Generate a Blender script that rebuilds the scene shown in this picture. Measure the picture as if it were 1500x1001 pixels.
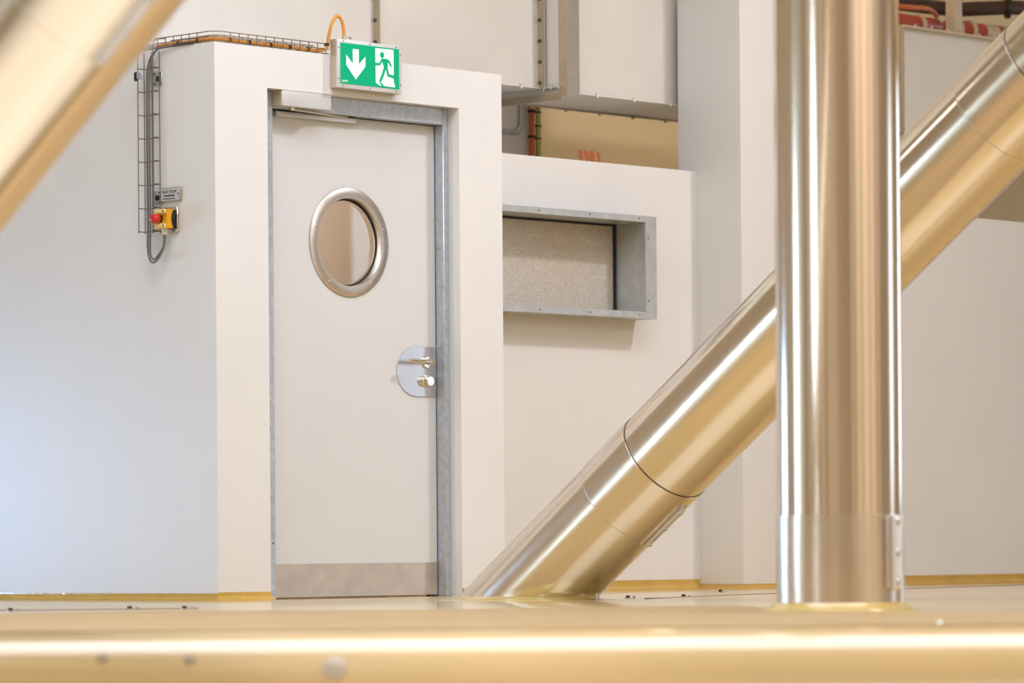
import bpy, bmesh, math
from mathutils import Vector, Matrix

scene = bpy.context.scene
for o in list(bpy.data.objects):
    bpy.data.objects.remove(o)
COL = scene.collection

# ------------------------------------------------------------------ camera
TH = math.radians(46.25)
ROLL = math.radians(0.437)
RT = Vector((math.cos(TH), -math.sin(TH), 0))
FW = Vector((math.sin(TH), math.cos(TH), 0))
UP = Vector((0, 0, 1))
CAM = Vector((-11.0734, -12.2933, 0.2179))
cam = bpy.data.cameras.new('camera')
cam_ob = bpy.data.objects.new('camera', cam)
COL.objects.link(cam_ob)
cr = RT * math.cos(ROLL) - UP * math.sin(ROLL)
cu = RT * math.sin(ROLL) + UP * math.cos(ROLL)
cb = -FW
cam_ob.matrix_world = Matrix(((cr.x, cu.x, cb.x, CAM.x), (cr.y, cu.y, cb.y, CAM.y),
                              (cr.z, cu.z, cb.z, CAM.z), (0, 0, 0, 1)))
cam.sensor_width = 36
cam.lens = 5810 * 36 / 1500
cam.shift_y = (801 - 500.5) / 1500
cam.clip_end = 200
cam.dof.use_dof = True
cam.dof.focus_distance = 17.3
cam.dof.aperture_fstop = 2.9
scene.camera = cam_ob

# ------------------------------------------------------------------ view, world, lights
vs = scene.view_settings
vs.view_transform = 'Standard'
vs.look = 'None'
vs.gamma = 1
vs.use_curve_mapping = False
vs.exposure = -1.14
w = bpy.data.worlds.new('world')
scene.world = w
w.use_nodes = True
w.node_tree.nodes['Background'].inputs[0].default_value = (1.0, 0.93, 0.85, 1)
w.node_tree.nodes['Background'].inputs[1].default_value = 0.3
scene.cycles.max_bounces = 7
scene.cycles.diffuse_bounces = 4
scene.cycles.glossy_bounces = 4
scene.cycles.caustics_reflective = False
scene.cycles.caustics_refractive = False
scene.cycles.sample_clamp_indirect = 6.0
scene.cycles.use_denoising = True


def area(name, loc, direction, sx, sy, power, col, along=None, spread=180):
    l = bpy.data.lights.new(name, 'AREA')
    l.shape = 'RECTANGLE'
    l.size, l.size_y = sx, sy
    l.energy = power
    l.color = col
    l.spread = math.radians(spread)
    o = bpy.data.objects.new(name, l)
    COL.objects.link(o)
    z = -Vector(direction).normalized()
    x = Vector(along) if along else (Vector((0, 0, 1)).cross(z))
    x = (x - z * x.dot(z)).normalized()
    y = z.cross(x)
    o.matrix_world = Matrix(((x.x, y.x, z.x, loc[0]), (x.y, y.y, z.y, loc[1]), (x.z, y.z, z.z, loc[2]), (0, 0, 0, 1)))
    return o


WARM = (0.97, 0.945, 1.0)
COOL = (0.64, 0.81, 1.0)
SKY = (0.81, 0.885, 1.0)
CEIL = 5.8
# long skylight above the platform edge
area('skylight', (-1.5, -3.7, CEIL - .10), (0, 0, -1), 6.2, 3.4, 1000, SKY, RT)
# small luminaire to the right of the door
area('overhead_light', (4.3, -3.6, CEIL - .15), (-.63, .81, -1), 0.35, 0.35, 130, WARM, None, 115)
# luminaire over the passage on the left
area('overhead_light', (-3.0, 4.6, CEIL - .15), (.15, -.2, -1), 0.6, 0.6, 25, WARM)
# luminaires over the hall, then two added fill lights
area('overhead_light', (-8.0, -11.0, CEIL - .15), (0, 0, -1), 9.0, 0.8, 220, WARM, RT)
area('overhead_light', (4.0, -13.0, CEIL - .15), (0, 0, -1), 9.0, 0.8, 1000, WARM, RT)
area('overhead_light', (-2.0, -18.0, CEIL - .15), (0, -.25, -1), 11.0, 0.8, 700, WARM, (1, 0, 0))  # added to brighten the rear wall that the column mirrors
area('overhead_light', (-6.6, -5.0, CEIL - .15), (0, 0, -1), 0.8, 0.8, 215, WARM, RT, 100)  # added fill on the lower floor, brightens the left pipe's reflection
# unseen warm fill added above the roofs to brighten the tan wall
area('overhead_light', (5.0, 1.75, CEIL - .3), (-.05, .05, -1), 3.0, 0.4, 110, (1.0, .86, .66))
# daylight windows in the hall's side walls
area('side_daylight', (-11.7, 6.3, 1.35), (0, -1, 0), 1.9, 2.7, 340, (0.52, 0.75, 1.0))
area('side_daylight', (-12.9, -3.3, 1.9), (1, 0, 0), 1.1, 2.4, 205, COOL)
area('side_daylight', (13.9, -1.6, 2.2), (-1, 0, 0), 2.0, 3.4, 230, COOL)
area('side_daylight', (13.9, -12.0, 2.0), (-1, 0, 0), 2.6, 3.0, 170, COOL)
# narrow beam added at the passage end, aimed to cool the left wall's foot
area('side_daylight', (-2.4, 6.2, .60), (.44, -1, -.12), 2.4, 1.0, 62, (0.34, 0.60, 1.0), None, 60)
# unseen point light added in the door room to brighten the porthole view
pl = bpy.data.lights.new('porthole_fill', 'POINT')
pl.energy = 48
pl.color = WARM
pl.shadow_soft_size = .12
plo = bpy.data.objects.new('porthole_fill', pl)
plo.location = (0.35, 0.42, 1.9)
COL.objects.link(plo)


# ------------------------------------------------------------------ materials
def mat(name, col, rough=.5, metal=0.0, noise=0.0, nscale=8.0, coat=0.0, bump=0.0, bscale=60.0, stretch=None,
        emit=0.0, rough_noise=0.0, aniso=0.0, spec=None, col2=None, hard=False):
    m = bpy.data.materials.new(name)
    m.use_nodes = True
    nt = m.node_tree
    b = nt.nodes['Principled BSDF']
    b.inputs['Base Color'].default_value = (*col, 1)
    b.inputs['Roughness'].default_value = rough
    b.inputs['Metallic'].default_value = metal
    b.inputs['Coat Weight'].default_value = coat
    b.inputs['Coat Roughness'].default_value = .08
    if spec is not None:
        b.inputs['Specular IOR Level'].default_value = spec
    if aniso:
        b.inputs['Anisotropic'].default_value = aniso
    if emit:
        b.inputs['Emission Color'].default_value = (*col, 1)
        b.inputs['Emission Strength'].default_value = emit
    if noise or rough_noise or bump:
        tc = nt.nodes.new('ShaderNodeTexCoord')
        mp = nt.nodes.new('ShaderNodeMapping')
        nt.links.new(tc.outputs['Object'], mp.inputs[0])
        if stretch:
            mp.inputs['Scale'].default_value = stretch
        n = nt.nodes.new('ShaderNodeTexNoise')
        n.inputs['Scale'].default_value = nscale
        n.inputs['Detail'].default_value = 5
        nt.links.new(mp.outputs[0], n.inputs['Vector'])
        if noise:
            rp = nt.nodes.new('ShaderNodeValToRGB')
            lo = tuple(c * (1 - noise) for c in col) if col2 is None else col2
            hi = tuple(min(1, c * (1 + noise * .6)) for c in col) if col2 is None else col
            rp.color_ramp.elements[0].color = (*lo, 1)
            rp.color_ramp.elements[1].color = (*hi, 1)
            rp.color_ramp.elements[0].position = .45 if hard else .3
            rp.color_ramp.elements[1].position = .55 if hard else .7
            nt.links.new(n.outputs['Fac'], rp.inputs[0])
            nt.links.new(rp.outputs[0], b.inputs['Base Color'])
            if emit:
                nt.links.new(rp.outputs[0], b.inputs['Emission Color'])
        if rough_noise:
            mr = nt.nodes.new('ShaderNodeMapRange')
            mr.inputs['To Min'].default_value = max(.02, rough - rough_noise)
            mr.inputs['To Max'].default_value = rough + rough_noise
            nt.links.new(n.outputs['Fac'], mr.inputs[0])
            nt.links.new(mr.outputs[0], b.inputs['Roughness'])
        if bump:
            n2 = nt.nodes.new('ShaderNodeTexNoise')
            n2.inputs['Scale'].default_value = bscale
            n2.inputs['Detail'].default_value = 3
            nt.links.new(mp.outputs[0], n2.inputs['Vector'])
            bp = nt.nodes.new('ShaderNodeBump')
            bp.inputs['Strength'].default_value = bump
            bp.inputs['Distance'].default_value = .01
            nt.links.new(n2.outputs['Fac'], bp.inputs['Height'])
            nt.links.new(bp.outputs[0], b.inputs['Normal'])
    return m


def glass_mat(name, tint, refl):
    m = bpy.data.materials.new(name)
    m.use_nodes = True
    nt = m.node_tree
    nt.nodes.remove(nt.nodes['Principled BSDF'])
    out = nt.nodes['Material Output']
    t = nt.nodes.new('ShaderNodeBsdfTransparent')
    t.inputs[0].default_value = (*tint, 1)
    g = nt.nodes.new('ShaderNodeBsdfGlossy')
    g.inputs['Roughness'].default_value = .02
    mx = nt.nodes.new('ShaderNodeMixShader')
    mx.inputs[0].default_value = refl
    nt.links.new(t.outputs[0], mx.inputs[1])
    nt.links.new(g.outputs[0], mx.inputs[2])
    nt.links.new(mx.outputs[0], out.inputs[0])
    return m


M = {
    'wall': mat('wall_paint', (.80, .785, .775), .38, noise=.03, nscale=1.5, rough_noise=.06),
    'tan': mat('tan_wall_paint', (.86, .69, .42), .5, noise=.03, nscale=2),
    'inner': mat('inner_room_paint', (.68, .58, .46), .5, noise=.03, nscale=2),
    'hall': mat('hall_wall_paint', (.80, .70, .58), .6, noise=.05, nscale=1),
    'hall_dark': mat('hall_dark_panel', (.50, .36, .20), .5, noise=.2, nscale=3),
    'ceil': mat('ceiling_paint', (.78, .73, .66), .7, noise=.03, nscale=1),
    'floor': mat('floor_epoxy', (.63, .45, .20), .30, coat=.7, noise=.08, nscale=1.3, rough_noise=.05, bump=.05, bscale=7),
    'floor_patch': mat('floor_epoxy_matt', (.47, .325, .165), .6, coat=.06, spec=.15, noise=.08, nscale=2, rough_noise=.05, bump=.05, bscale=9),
    'cove': mat('cove_epoxy', (.58, .36, .075), .16, noise=.12, nscale=6, bump=.25, bscale=24, coat=.5),
    'flare': mat('flare_epoxy', (.76, .55, .20), .2, noise=.1, nscale=8, bump=.2, bscale=20, coat=.4),
    'steel': mat('stainless_steel', (.78, .69, .57), .17, 1.0, rough_noise=.03, nscale=20, stretch=(1, 1, .08)),
    'steel_sleeve': mat('stainless_sleeve', (.73, .66, .57), .24, 1.0, noise=.06, nscale=14, stretch=(1, 1, .15)),
    'steel_flat': mat('brushed_steel', (.66, .63, .60), .32, 1.0, noise=.06, nscale=12, stretch=(.2, 1, 6)),
    'kick': mat('scuffed_kick_plate', (.70, .63, .56), .36, .9, noise=.12, nscale=9, rough_noise=.1, bump=.06, bscale=30),
    'seam': mat('dark_seam', (.09, .06, .035), .6),
    'galv': mat('galvanised_steel', (.57, .62, .69), .32, .65, noise=.16, nscale=34, rough_noise=.1),
    'door': mat('door_paint', (.70, .70, .705), .32, noise=.015, nscale=2),
    'lock': mat('polished_lock_plate', (.74, .75, .79), .3, 1.0, noise=.03, nscale=20),
    'chrome': mat('satin_steel', (.72, .66, .58), .18, 1.0),
    'closer': mat('silver_paint', (.70, .70, .71), .35, .35),
    'gasket': mat('black_rubber', (.012, .012, .012), .6),
    'glass': glass_mat('porthole_glass', (.95, .92, .87), .12),
    'frost': mat('speckled_glass', (.72, .65, .56), .12, noise=.5, nscale=170, col2=(.46, .41, .35), coat=.6),
    'duct': mat('duct_sheet', (.76, .73, .68), .42, .25, noise=.05, nscale=2.5, rough_noise=.08),
    'duct_edge': mat('duct_flange', (.50, .41, .29), .42, .5, noise=.12, nscale=14),
    'wire': mat('tray_wire', (.22, .165, .11), .4, .7),
    'wire_dark': mat('dark_tie', (.018, .015, .012), .55),
    'orange': mat('orange_cable', (.80, .33, .06), .42, noise=.08, nscale=20),
    'redor': mat('red_orange_cable', (.55, .13, .03), .45, noise=.1, nscale=20),
    'green': mat('green_yellow_cable', (.45, .46, .12), .45, noise=.1, nscale=16),
    'grey_cable': mat('grey_cable', (.16, .155, .16), .45, noise=.08, nscale=20),
    'yellow': mat('yellow_plastic', (.80, .38, .006), .36, noise=.04, nscale=10),
    'pale_yellow': mat('pale_yellow_plastic', (.88, .66, .24), .4),
    'black': mat('black_plastic', (.02, .016, .014), .45),
    'red': mat('red_plastic', (.62, .012, .012), .3, coat=.3),
    'white_plastic': mat('light_grey_plastic', (.72, .67, .60), .4),
    'sign_frame': mat('sign_bezel', (.70, .70, .70), .36, .3, noise=.03, nscale=12),
    'sign_side': mat('sign_housing', (.62, .53, .41), .36, .5, noise=.05, nscale=12),
    'sign_green': mat('sign_green', (.0, .42, .20), .35, emit=.22, spec=.2),
    'sign_white': mat('sign_white', (.88, .95, .92), .3, emit=.35),
    'label': mat('label_plate', (.62, .61, .60), .35, .6, noise=.04, nscale=12),
    'ink': mat('engraved_ink', (.045, .03, .025), .6),
    'redpipe': mat('red_pipe_paint', (.42, .055, .022), .35, noise=.12, nscale=14),
    'band': mat('pale_band', (.66, .55, .40), .38, .4, noise=.08, nscale=16),
    'hose': mat('dark_hose', (.055, .025, .015), .5, noise=.2, nscale=20),
    'strut': mat('strut_steel', (.66, .57, .44), .4, .5, noise=.06, nscale=12),
    'zinc': mat('zinc_bolt', (.66, .63, .58), .28, .9),
    'kerb_stud': mat('pale_stud_coating', (.57, .48, .37), .6, noise=.05, nscale=20),
    'kerb_dark': mat('dark_stud_coating', (.46, .36, .25), .6),
    'hall_floor': mat('pale_hall_floor', (.84, .77, .64), .4, noise=.05, nscale=1),
    'bar': mat('zinc_clamp_bar', (.72, .69, .68), .32, .6),
}


M['galv_pale'] = mat('galvanised_window_frame', (.60, .63, .64), .4, .6, noise=.1, nscale=18)


# ------------------------------------------------------------------ geometry helpers
def new_obj(name, bm, m, parent=None, smooth=None, kind=None):
    me = bpy.data.meshes.new(name)
    bmesh.ops.recalc_face_normals(bm, faces=bm.faces[:])
    if smooth is not None:
        for f in bm.faces:
            f.smooth = True
        for e in bm.edges:
            if len(e.link_faces) == 2 and e.calc_face_angle(0) > math.radians(smooth):
                e.smooth = False
    bm.to_mesh(me)
    bm.free()
    me.materials.append(M[m] if isinstance(m, str) else m)
    o = bpy.data.objects.new(name, me)
    COL.objects.link(o)
    if parent:
        o.parent = parent
    if kind:
        o['kind'] = kind
    return o


def empty(name, loc, label=None, cat=None, group=None, kind=None):
    o = bpy.data.objects.new(name, None)
    o.empty_display_size = .1
    COL.objects.link(o)
    o['_loc'] = list(loc)
    tag(o, label, cat, group, kind)
    del o['_loc']
    return o


def tag(o, label=None, cat=None, group=None, kind=None):
    if label:
        o['label'] = label
    if cat:
        o['category'] = cat
    if group:
        o['group'] = group
    if kind:
        o['kind'] = kind
    return o


def seat_empty(o, loc):
    """move the thing's Empty to its base, keeping its parts where they are"""
    o.location = loc
    for c in o.children:
        c.matrix_parent_inverse = Matrix.Translation(loc).inverted()


def b_box(bm, x0, x1, y0, y1, z0, z1, bev=0.0, seg=2):
    t = bmesh.new()
    bmesh.ops.create_cube(t, size=1)
    bmesh.ops.scale(t, vec=(abs(x1 - x0), abs(y1 - y0), abs(z1 - z0)), verts=t.verts)
    bmesh.ops.translate(t, vec=((x0 + x1) / 2, (y0 + y1) / 2, (z0 + z1) / 2), verts=t.verts)
    if bev:
        bmesh.ops.bevel(t, geom=t.edges[:], offset=bev, segments=seg, profile=.6, affect='EDGES')
    merge(bm, t)


def merge(bm, t, mtx=None):
    if mtx is not None:
        bmesh.ops.transform(t, matrix=mtx, verts=t.verts)
    vm = {}
    for v in t.verts:
        vm[v] = bm.verts.new(v.co)
    for f in t.faces:
        try:
            bm.faces.new([vm[v] for v in f.verts])
        except ValueError:
            pass
    t.free()


def box(name, m, parent, x0, x1, y0, y1, z0, z1, bev=0.0, seg=2, kind=None):
    bm = bmesh.new()
    b_box(bm, x0, x1, y0, y1, z0, z1, bev, seg)
    return new_obj(name, bm, m, parent, 40 if bev else None, kind)


def frame_of(d):
    d = Vector(d).normalized()
    a = Vector((0, 0, 1)) if abs(d.z) < .9 else Vector((1, 0, 0))
    u = d.cross(a).normalized()
    v = d.cross(u).normalized()
    return d, u, v


def b_cyl(bm, p0, p1, r, seg=16, r1=None, caps=True):
    p0, p1 = Vector(p0), Vector(p1)
    d, u, v = frame_of(p1 - p0)
    r1 = r if r1 is None else r1
    A, B = [], []
    for i in range(seg):
        a = 2 * math.pi * i / seg
        k = u * math.cos(a) + v * math.sin(a)
        A.append(bm.verts.new(p0 + k * r))
        B.append(bm.verts.new(p1 + k * r1))
    for i in range(seg):
        j = (i + 1) % seg
        bm.faces.new((A[i], A[j], B[j], B[i]))
    if caps:
        bm.faces.new(A)
        bm.faces.new(B)


def cyl(name, m, parent, p0, p1, r, seg=16, r1=None, caps=True):
    bm = bmesh.new()
    b_cyl(bm, p0, p1, r, seg, r1, caps)
    return new_obj(name, bm, m, parent, 40)


def b_lathe(bm, p0, d, prof, seg=32):
    """prof: list of (distance along d, radius)"""
    p0 = Vector(p0)
    d, u, v = frame_of(d)
    rings = []
    for t, r in prof:
        if r < 1e-6:
            rings.append([bm.verts.new(p0 + d * t)])
        else:
            rings.append([bm.verts.new(p0 + d * t + (u * math.cos(2 * math.pi * i / seg) + v * math.sin(2 * math.pi * i / seg)) * r) for i in range(seg)])
    for A, B in zip(rings, rings[1:]):
        for i in range(seg):
            j = (i + 1) % seg
            if len(A) == 1 and len(B) == 1:
                continue
            if len(A) == 1:
                bm.faces.new((A[0], B[i], B[j]))
            elif len(B) == 1:
                bm.faces.new((A[i], A[j], B[0]))
            else:
                bm.faces.new((A[i], A[j], B[j], B[i]))


def lathe(name, m, parent, p0, d, prof, seg=32, sm=35):
    bm = bmesh.new()
    b_lathe(bm, p0, d, prof, seg)
    return new_obj(name, bm, m, parent, sm)


def catmull(pts, n=8):
    pts = [Vector(p) for p in pts]
    P = [pts[0] * 2 - pts[1]] + pts + [pts[-1] * 2 - pts[-2]]
    out = []
    for i in range(1, len(P) - 2):
        for k in range(n):
            t = k / n
            a, b, c, d = P[i - 1:i + 3]
            out.append(.5 * (2 * b + (c - a) * t + (2 * a - 5 * b + 4 * c - d) * t * t + (3 * b - a - 3 * c + d) * t ** 3))
    out.append(pts[-1])
    return out


def b_tube(bm, pts, r, seg=8, smooth_n=0):
    pts = catmull(pts, smooth_n) if smooth_n else [Vector(p) for p in pts]
    prev = None
    first = None
    t0 = (pts[1] - pts[0]).normalized()
    _, u, v = frame_of(t0)
    for i, p in enumerate(pts):
        t = (pts[min(i + 1, len(pts) - 1)] - pts[max(i - 1, 0)]).normalized()
        u = (u - t * u.dot(t)).normalized()
        v = t.cross(u)
        ring = [bm.verts.new(p + (u * math.cos(2 * math.pi * k / seg) + v * math.sin(2 * math.pi * k / seg)) * r) for k in range(seg)]
        if prev:
            for k in range(seg):
                j = (k + 1) % seg
                bm.faces.new((prev[k], prev[j], ring[j], ring[k]))
        else:
            first = ring
        prev = ring
    bm.faces.new(first)
    bm.faces.new(prev)


def tube(name, m, parent, pts, r, seg=8, n=0):
    bm = bmesh.new()
    b_tube(bm, pts, r, seg, n)
    return new_obj(name, bm, m, parent, 50)


def b_prism_y(bm, poly, y0, y1):
    """poly of (x, z) extruded along y"""
    A = [bm.verts.new((x, y0, z)) for x, z in poly]
    B = [bm.verts.new((x, y1, z)) for x, z in poly]
    n = len(poly)
    bm.faces.new(A)
    bm.faces.new(B)
    for i in range(n):
        j = (i + 1) % n
        bm.faces.new((A[i], A[j], B[j], B[i]))


def prism_y(name, m, parent, poly, y0, y1, sm=None):
    bm = bmesh.new()
    b_prism_y(bm, poly, y0, y1)
    return new_obj(name, bm, m, parent, sm)


def sweep(name, m, parent, prof, path, closed_prof=True, sm=40, kind=None):
    """prof: (outward, up) section; path: list of (point, outward direction)"""
    bm = bmesh.new()
    rings = []
    for p, o in path:
        p, o = Vector(p), Vector(o)
        rings.append([bm.verts.new(p + o * a + UP * b) for a, b in prof])
    n = len(prof)
    for A, B in zip(rings, rings[1:]):
        for i in range(n if closed_prof else n - 1):
            j = (i + 1) % n
            bm.faces.new((A[i], A[j], B[j], B[i]))
    if closed_prof:
        bm.faces.new(rings[0])
        bm.faces.new(rings[-1])
    return new_obj(name, bm, m, parent, sm, kind)


def text_mesh(name, body, m, parent, origin, xdir, ydir, size, depth=.0006, shear=0.0, width=None, align='LEFT'):
    cu_ = bpy.data.curves.new(name, 'FONT')
    cu_.body = body
    cu_.size = size
    cu_.extrude = depth
    cu_.shear = shear
    cu_.align_x = align
    to = bpy.data.objects.new(name + '_tmp', cu_)
    COL.objects.link(to)
    bpy.context.view_layer.update()
    me = bpy.data.meshes.new_from_object(to.evaluated_get(bpy.context.evaluated_depsgraph_get()))
    bpy.data.objects.remove(to)
    xs = [v.co.x for v in me.vertices]
    s = 1.0
    if width and xs:
        s = width / max(1e-6, max(xs) - min(xs))
    x, y = Vector(xdir).normalized(), Vector(ydir).normalized()
    z = x.cross(y)
    o_ = Vector(origin)
    for v in me.vertices:
        c = v.co.copy()
        v.co = o_ + x * c.x * s + y * c.y + z * c.z
    me.materials.clear()
    me.materials.append(M[m])
    me.name = name
    o = bpy.data.objects.new(name, me)
    COL.objects.link(o)
    o.parent = parent
    return o


def floor_at(r_, d_, z=0.0):
    """point on the hall plan: r_ metres to the right of and d_ metres ahead of the camera position"""
    p = CAM + RT * r_ + FW * d_
    return Vector((p.x, p.y, z))


# ================================================================== SETTING
# ---- platform floor with a rounded front edge, running along the hall
DK = 10.42     # where the flat top starts to roll over
RB = .22
prof = []
prof.append((22.0, 0.0))
for i in range(0, 13):
    a = math.pi / 2 * i / 12
    prof.append((-RB * math.sin(a), -RB + RB * math.cos(a)))
prof += [(-RB, -.60), (22.0, -.60)]
bm = bmesh.new()
rings = []
for r_ in (-16, 16):
    base = floor_at(r_, DK)
    rings.append([bm.verts.new(base + FW * a + UP * b) for a, b in prof])
n = len(prof)
for i in range(n):
    j = (i + 1) % n
    bm.faces.new((rings[0][i], rings[0][j], rings[1][j], rings[1][i]))
bm.faces.new(rings[0]); bm.faces.new(rings[1])
new_obj('floor', bm, 'floor', None, 30, 'structure')
# lower hall floor the camera stands over
bm = bmesh.new()
q = [floor_at(-16, -8, -.60), floor_at(16, -8, -.60), floor_at(16, DK, -.60), floor_at(-16, DK, -.60)]
A = [bm.verts.new(p) for p in q]; B = [bm.verts.new(p - UP * .1) for p in q]
bm.faces.new(A); bm.faces.new(B)
for i in range(4):
    j = (i + 1) % 4
    bm.faces.new((A[i], A[j], B[j], B[i]))
new_obj('floor', bm, 'hall_floor', None, None, 'structure')

# darker matt strip of floor between the platform edge and the pipes
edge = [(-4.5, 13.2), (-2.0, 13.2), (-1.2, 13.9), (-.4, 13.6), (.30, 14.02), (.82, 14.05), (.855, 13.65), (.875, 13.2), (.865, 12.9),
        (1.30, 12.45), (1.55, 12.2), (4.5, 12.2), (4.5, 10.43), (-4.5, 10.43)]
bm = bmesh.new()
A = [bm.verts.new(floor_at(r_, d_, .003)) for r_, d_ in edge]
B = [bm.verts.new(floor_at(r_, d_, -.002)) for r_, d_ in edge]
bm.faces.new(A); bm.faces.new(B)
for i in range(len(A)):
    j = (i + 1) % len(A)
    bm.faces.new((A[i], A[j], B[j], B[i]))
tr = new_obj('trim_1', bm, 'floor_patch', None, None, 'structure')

# ---- door wall (front of the door room), with the door opening
ZT = 2.33      # door room height
OX0, OX1, OZ = .298, 1.444, 2.16
bm = bmesh.new()
pl_ = [  # plan strips: left of opening, right of opening (slightly flared reveal), lintel
    [(0, 0), (OX0, 0), (OX0, .0625), (OX0, .16), (0, .16)],
    [(OX1 + .006, 0), (1.722, 0), (1.722, .16), (OX1, .16), (OX1, .034)]]
for poly in pl_:
    A = [bm.verts.new((x, y, 0)) for x, y in poly]
    B = [bm.verts.new((x, y, ZT)) for x, y in poly]
    bm.faces.new(A); bm.faces.new(B)
    for i in range(len(A)):
        j = (i + 1) % len(A)
        bm.faces.new((A[i], A[j], B[j], B[i]))
b_box(bm, OX0, OX1 + .006, 0, .16, OZ, ZT)
new_obj('wall_front', bm, 'wall', None, None, 'structure')
# left wall, receding to the left from the near corner
box('wall_left', 'wall', None, 0, .12, .16, 6.2, 0, ZT, kind='structure')
box('wall_inner_right', 'tan', None, 1.602, 1.722, .16, 2.2, 0, ZT, kind='structure')
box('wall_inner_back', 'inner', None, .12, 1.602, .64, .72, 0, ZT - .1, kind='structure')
box('ceiling_door_room', 'wall', None, .12, 1.602, .16, 6.2, ZT - .1, ZT - .001, kind='structure')
# window wall
ZW = 2.066
WX0, WX1, WZ0, WZ1 = 2.0, 3.20, 1.340, 1.783
bm = bmesh.new()
b_box(bm, 1.722, WX0, .6, .72, 0, ZW)
b_box(bm, WX1, 3.734, .6, .72, 0, ZW)
b_box(bm, WX0, WX1, .6, .72, 0, WZ0)
b_box(bm, WX0, WX1, .6, .72, WZ1, ZW)
new_obj('wall_middle', bm, 'wall', None, None, 'structure')
box('ceiling_window_room', 'wall', None, 1.722, 3.734, .72, 2.2, ZW - .1, ZW - .002, kind='structure')
# pillar between window wall and right wall
box('wall_pillar', 'wall', None, 3.734, 4.35, .312, .72, 0, CEIL, .006, 2, kind='structure')
# right wall
ZR = 1.96
box('wall_right', 'wall', None, 4.35, 11.0, .6, .72, 0, ZR, kind='structure')
box('ceiling_right_room', 'wall', None, 4.35, 11.0, .72, 2.2, ZR - .1, ZR - .002, kind='structure')
# tan wall far behind, and a pale return left of it
box('wall_back', 'tan', None, 3.66, 14.0, 2.2, 2.35, 0, CEIL, kind='structure')
box('wall_back_return', 'wall', None, 1.722, 3.66, 1.64, 2.35, ZW, CEIL, kind='structure')
box('wall_back_left', 'wall', None, .12, 1.722, 1.64, 2.35, ZT, CEIL, kind='structure')
# the rest of the hall: outer walls, ceiling
box('wall_hall_left', 'hall', None, -13.15, -13.0, -20, 9, -.5, CEIL, kind='structure')
box('wall_hall_rear', 'hall', None, -13.0, 14.0, -20.15, -20, -.5, CEIL, kind='structure')
box('wall_hall_right', 'hall', None, 14.0, 14.15, -20, 9, -.5, CEIL, kind='structure')
box('wall_hall_far', 'hall', None, -13.0, .12, 6.4, 6.55, -.5, CEIL, kind='structure')
box('wall_passage_head', 'hall', None, .0, .12, 1.64, 6.4, ZT, CEIL, kind='structure')
box('ceiling', 'ceil', None, -13.15, 14.15, -20.15, 9.05, CEIL, CEIL + .15, kind='structure')
# brown panels added on unseen hall walls to stripe the steel's reflections
for y0 in (-18.5, -15.4, -8.4, -5.6, .2):
    box('wall_reflection_panel', 'hall_dark', None, -13.0, -12.96, y0, y0 + 1.3, -.45, 4.2, kind='structure')
for x0 in (-11.5, -7.6, -3.6, .6, 4.8, 9.2):
    box('wall_reflection_panel', 'hall_dark', None, x0, x0 + 1.5, -20.0, -19.96, -.45, 4.2, kind='structure')
for y0 in (-17.5, -13.5, -9.5, -5.5):
    box('wall_reflection_panel', 'hall_dark', None, 13.96, 14.0, y0, y0 + 1.4, -.45, 4.2, kind='structure')


# ---- epoxy cove along the wall feet
def cove_prof(h, o=.055):
    p = [(0, -.004), (0, h)]
    p.append((.006, h))
    p.append((.007, h * .62))
    for i in range(1, 6):
        a = math.pi / 2 * i / 5
        p.append((.007 + (o - .007) * (1 - math.cos(a)), h * .62 * (1 - math.sin(a)) + .001))
    p.append((o + .012, -.004))
    return p


NY = Vector((0, -1, 0)); NX = Vector((-1, 0, 0)); D1 = Vector((-1, -1, 0))
sweep('baseboard_front', 'cove', None, cove_prof(.036), [((0, 0, 0), D1), ((OX0, 0, 0), NY)], kind='structure')
sweep('baseboard_front', 'cove', None, cove_prof(.036), [((OX1 + .006, 0, 0), NY), ((1.722, 0, 0), NY)], kind='structure')
sweep('baseboard_left', 'cove', None, cove_prof(.032), [((0, 0, 0), D1), ((0, 6.2, 0), NX)], kind='structure')
sweep('baseboard_middle', 'cove', None, cove_prof(.05), [((1.722, .6, 0), NY), ((3.734, .6, 0), NY)], kind='structure')
sweep('baseboard_pillar', 'cove', None, cove_prof(.026), [((3.734, .6, 0), NX), ((3.734, .312, 0), D1), ((4.35, .312, 0), NY)], kind='structure')
sweep('baseboard_right', 'cove', None, cove_prof(.05), [((4.35, .6, 0), NY), ((11, .6, 0), NY)], kind='structure')

# floor joint strips
def strip(name, pts, wdt, m='seam', h=.0035):
    bm = bmesh.new()
    L, Rr = [], []
    for i, p in enumerate(pts):
        t = (pts[min(i + 1, len(pts) - 1)] - pts[max(0, i - 1)]).normalized()
        s = Vector((-t.y, t.x, 0)) * wdt / 2
        L.append((bm.verts.new(p + s), bm.verts.new(p + s + UP * h)))
        Rr.append((bm.verts.new(p - s), bm.verts.new(p - s + UP * h)))
    for i in range(len(pts) - 1):
        bm.faces.new((L[i][0], L[i + 1][0], L[i + 1][1], L[i][1]))
        bm.faces.new((Rr[i][0], Rr[i + 1][0], Rr[i + 1][1], Rr[i][1]))
        bm.faces.new((L[i][1], L[i + 1][1], Rr[i + 1][1], Rr[i][1]))
    return new_obj(name, bm, m, None, None, 'structure')


M['white_zinc'] = mat('bright_zinc_bar', (.86, .86, .90), .3, .3)
M['joint'] = mat('floor_joint', (.34, .27, .20), .5)
strip('trim_2', [Vector((1.0, -1.5, 0)), Vector((2.0, -1.12, 0)), Vector((3.6, -.62, 0)), Vector((6.5, .15, 0))], .03, 'joint')
strip('trim_3', [Vector((-1.45, -1.50, 0)), Vector((-1.8, -1.22, 0)), Vector((-2.6, -.62, 0))], .06, 'joint')

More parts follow.
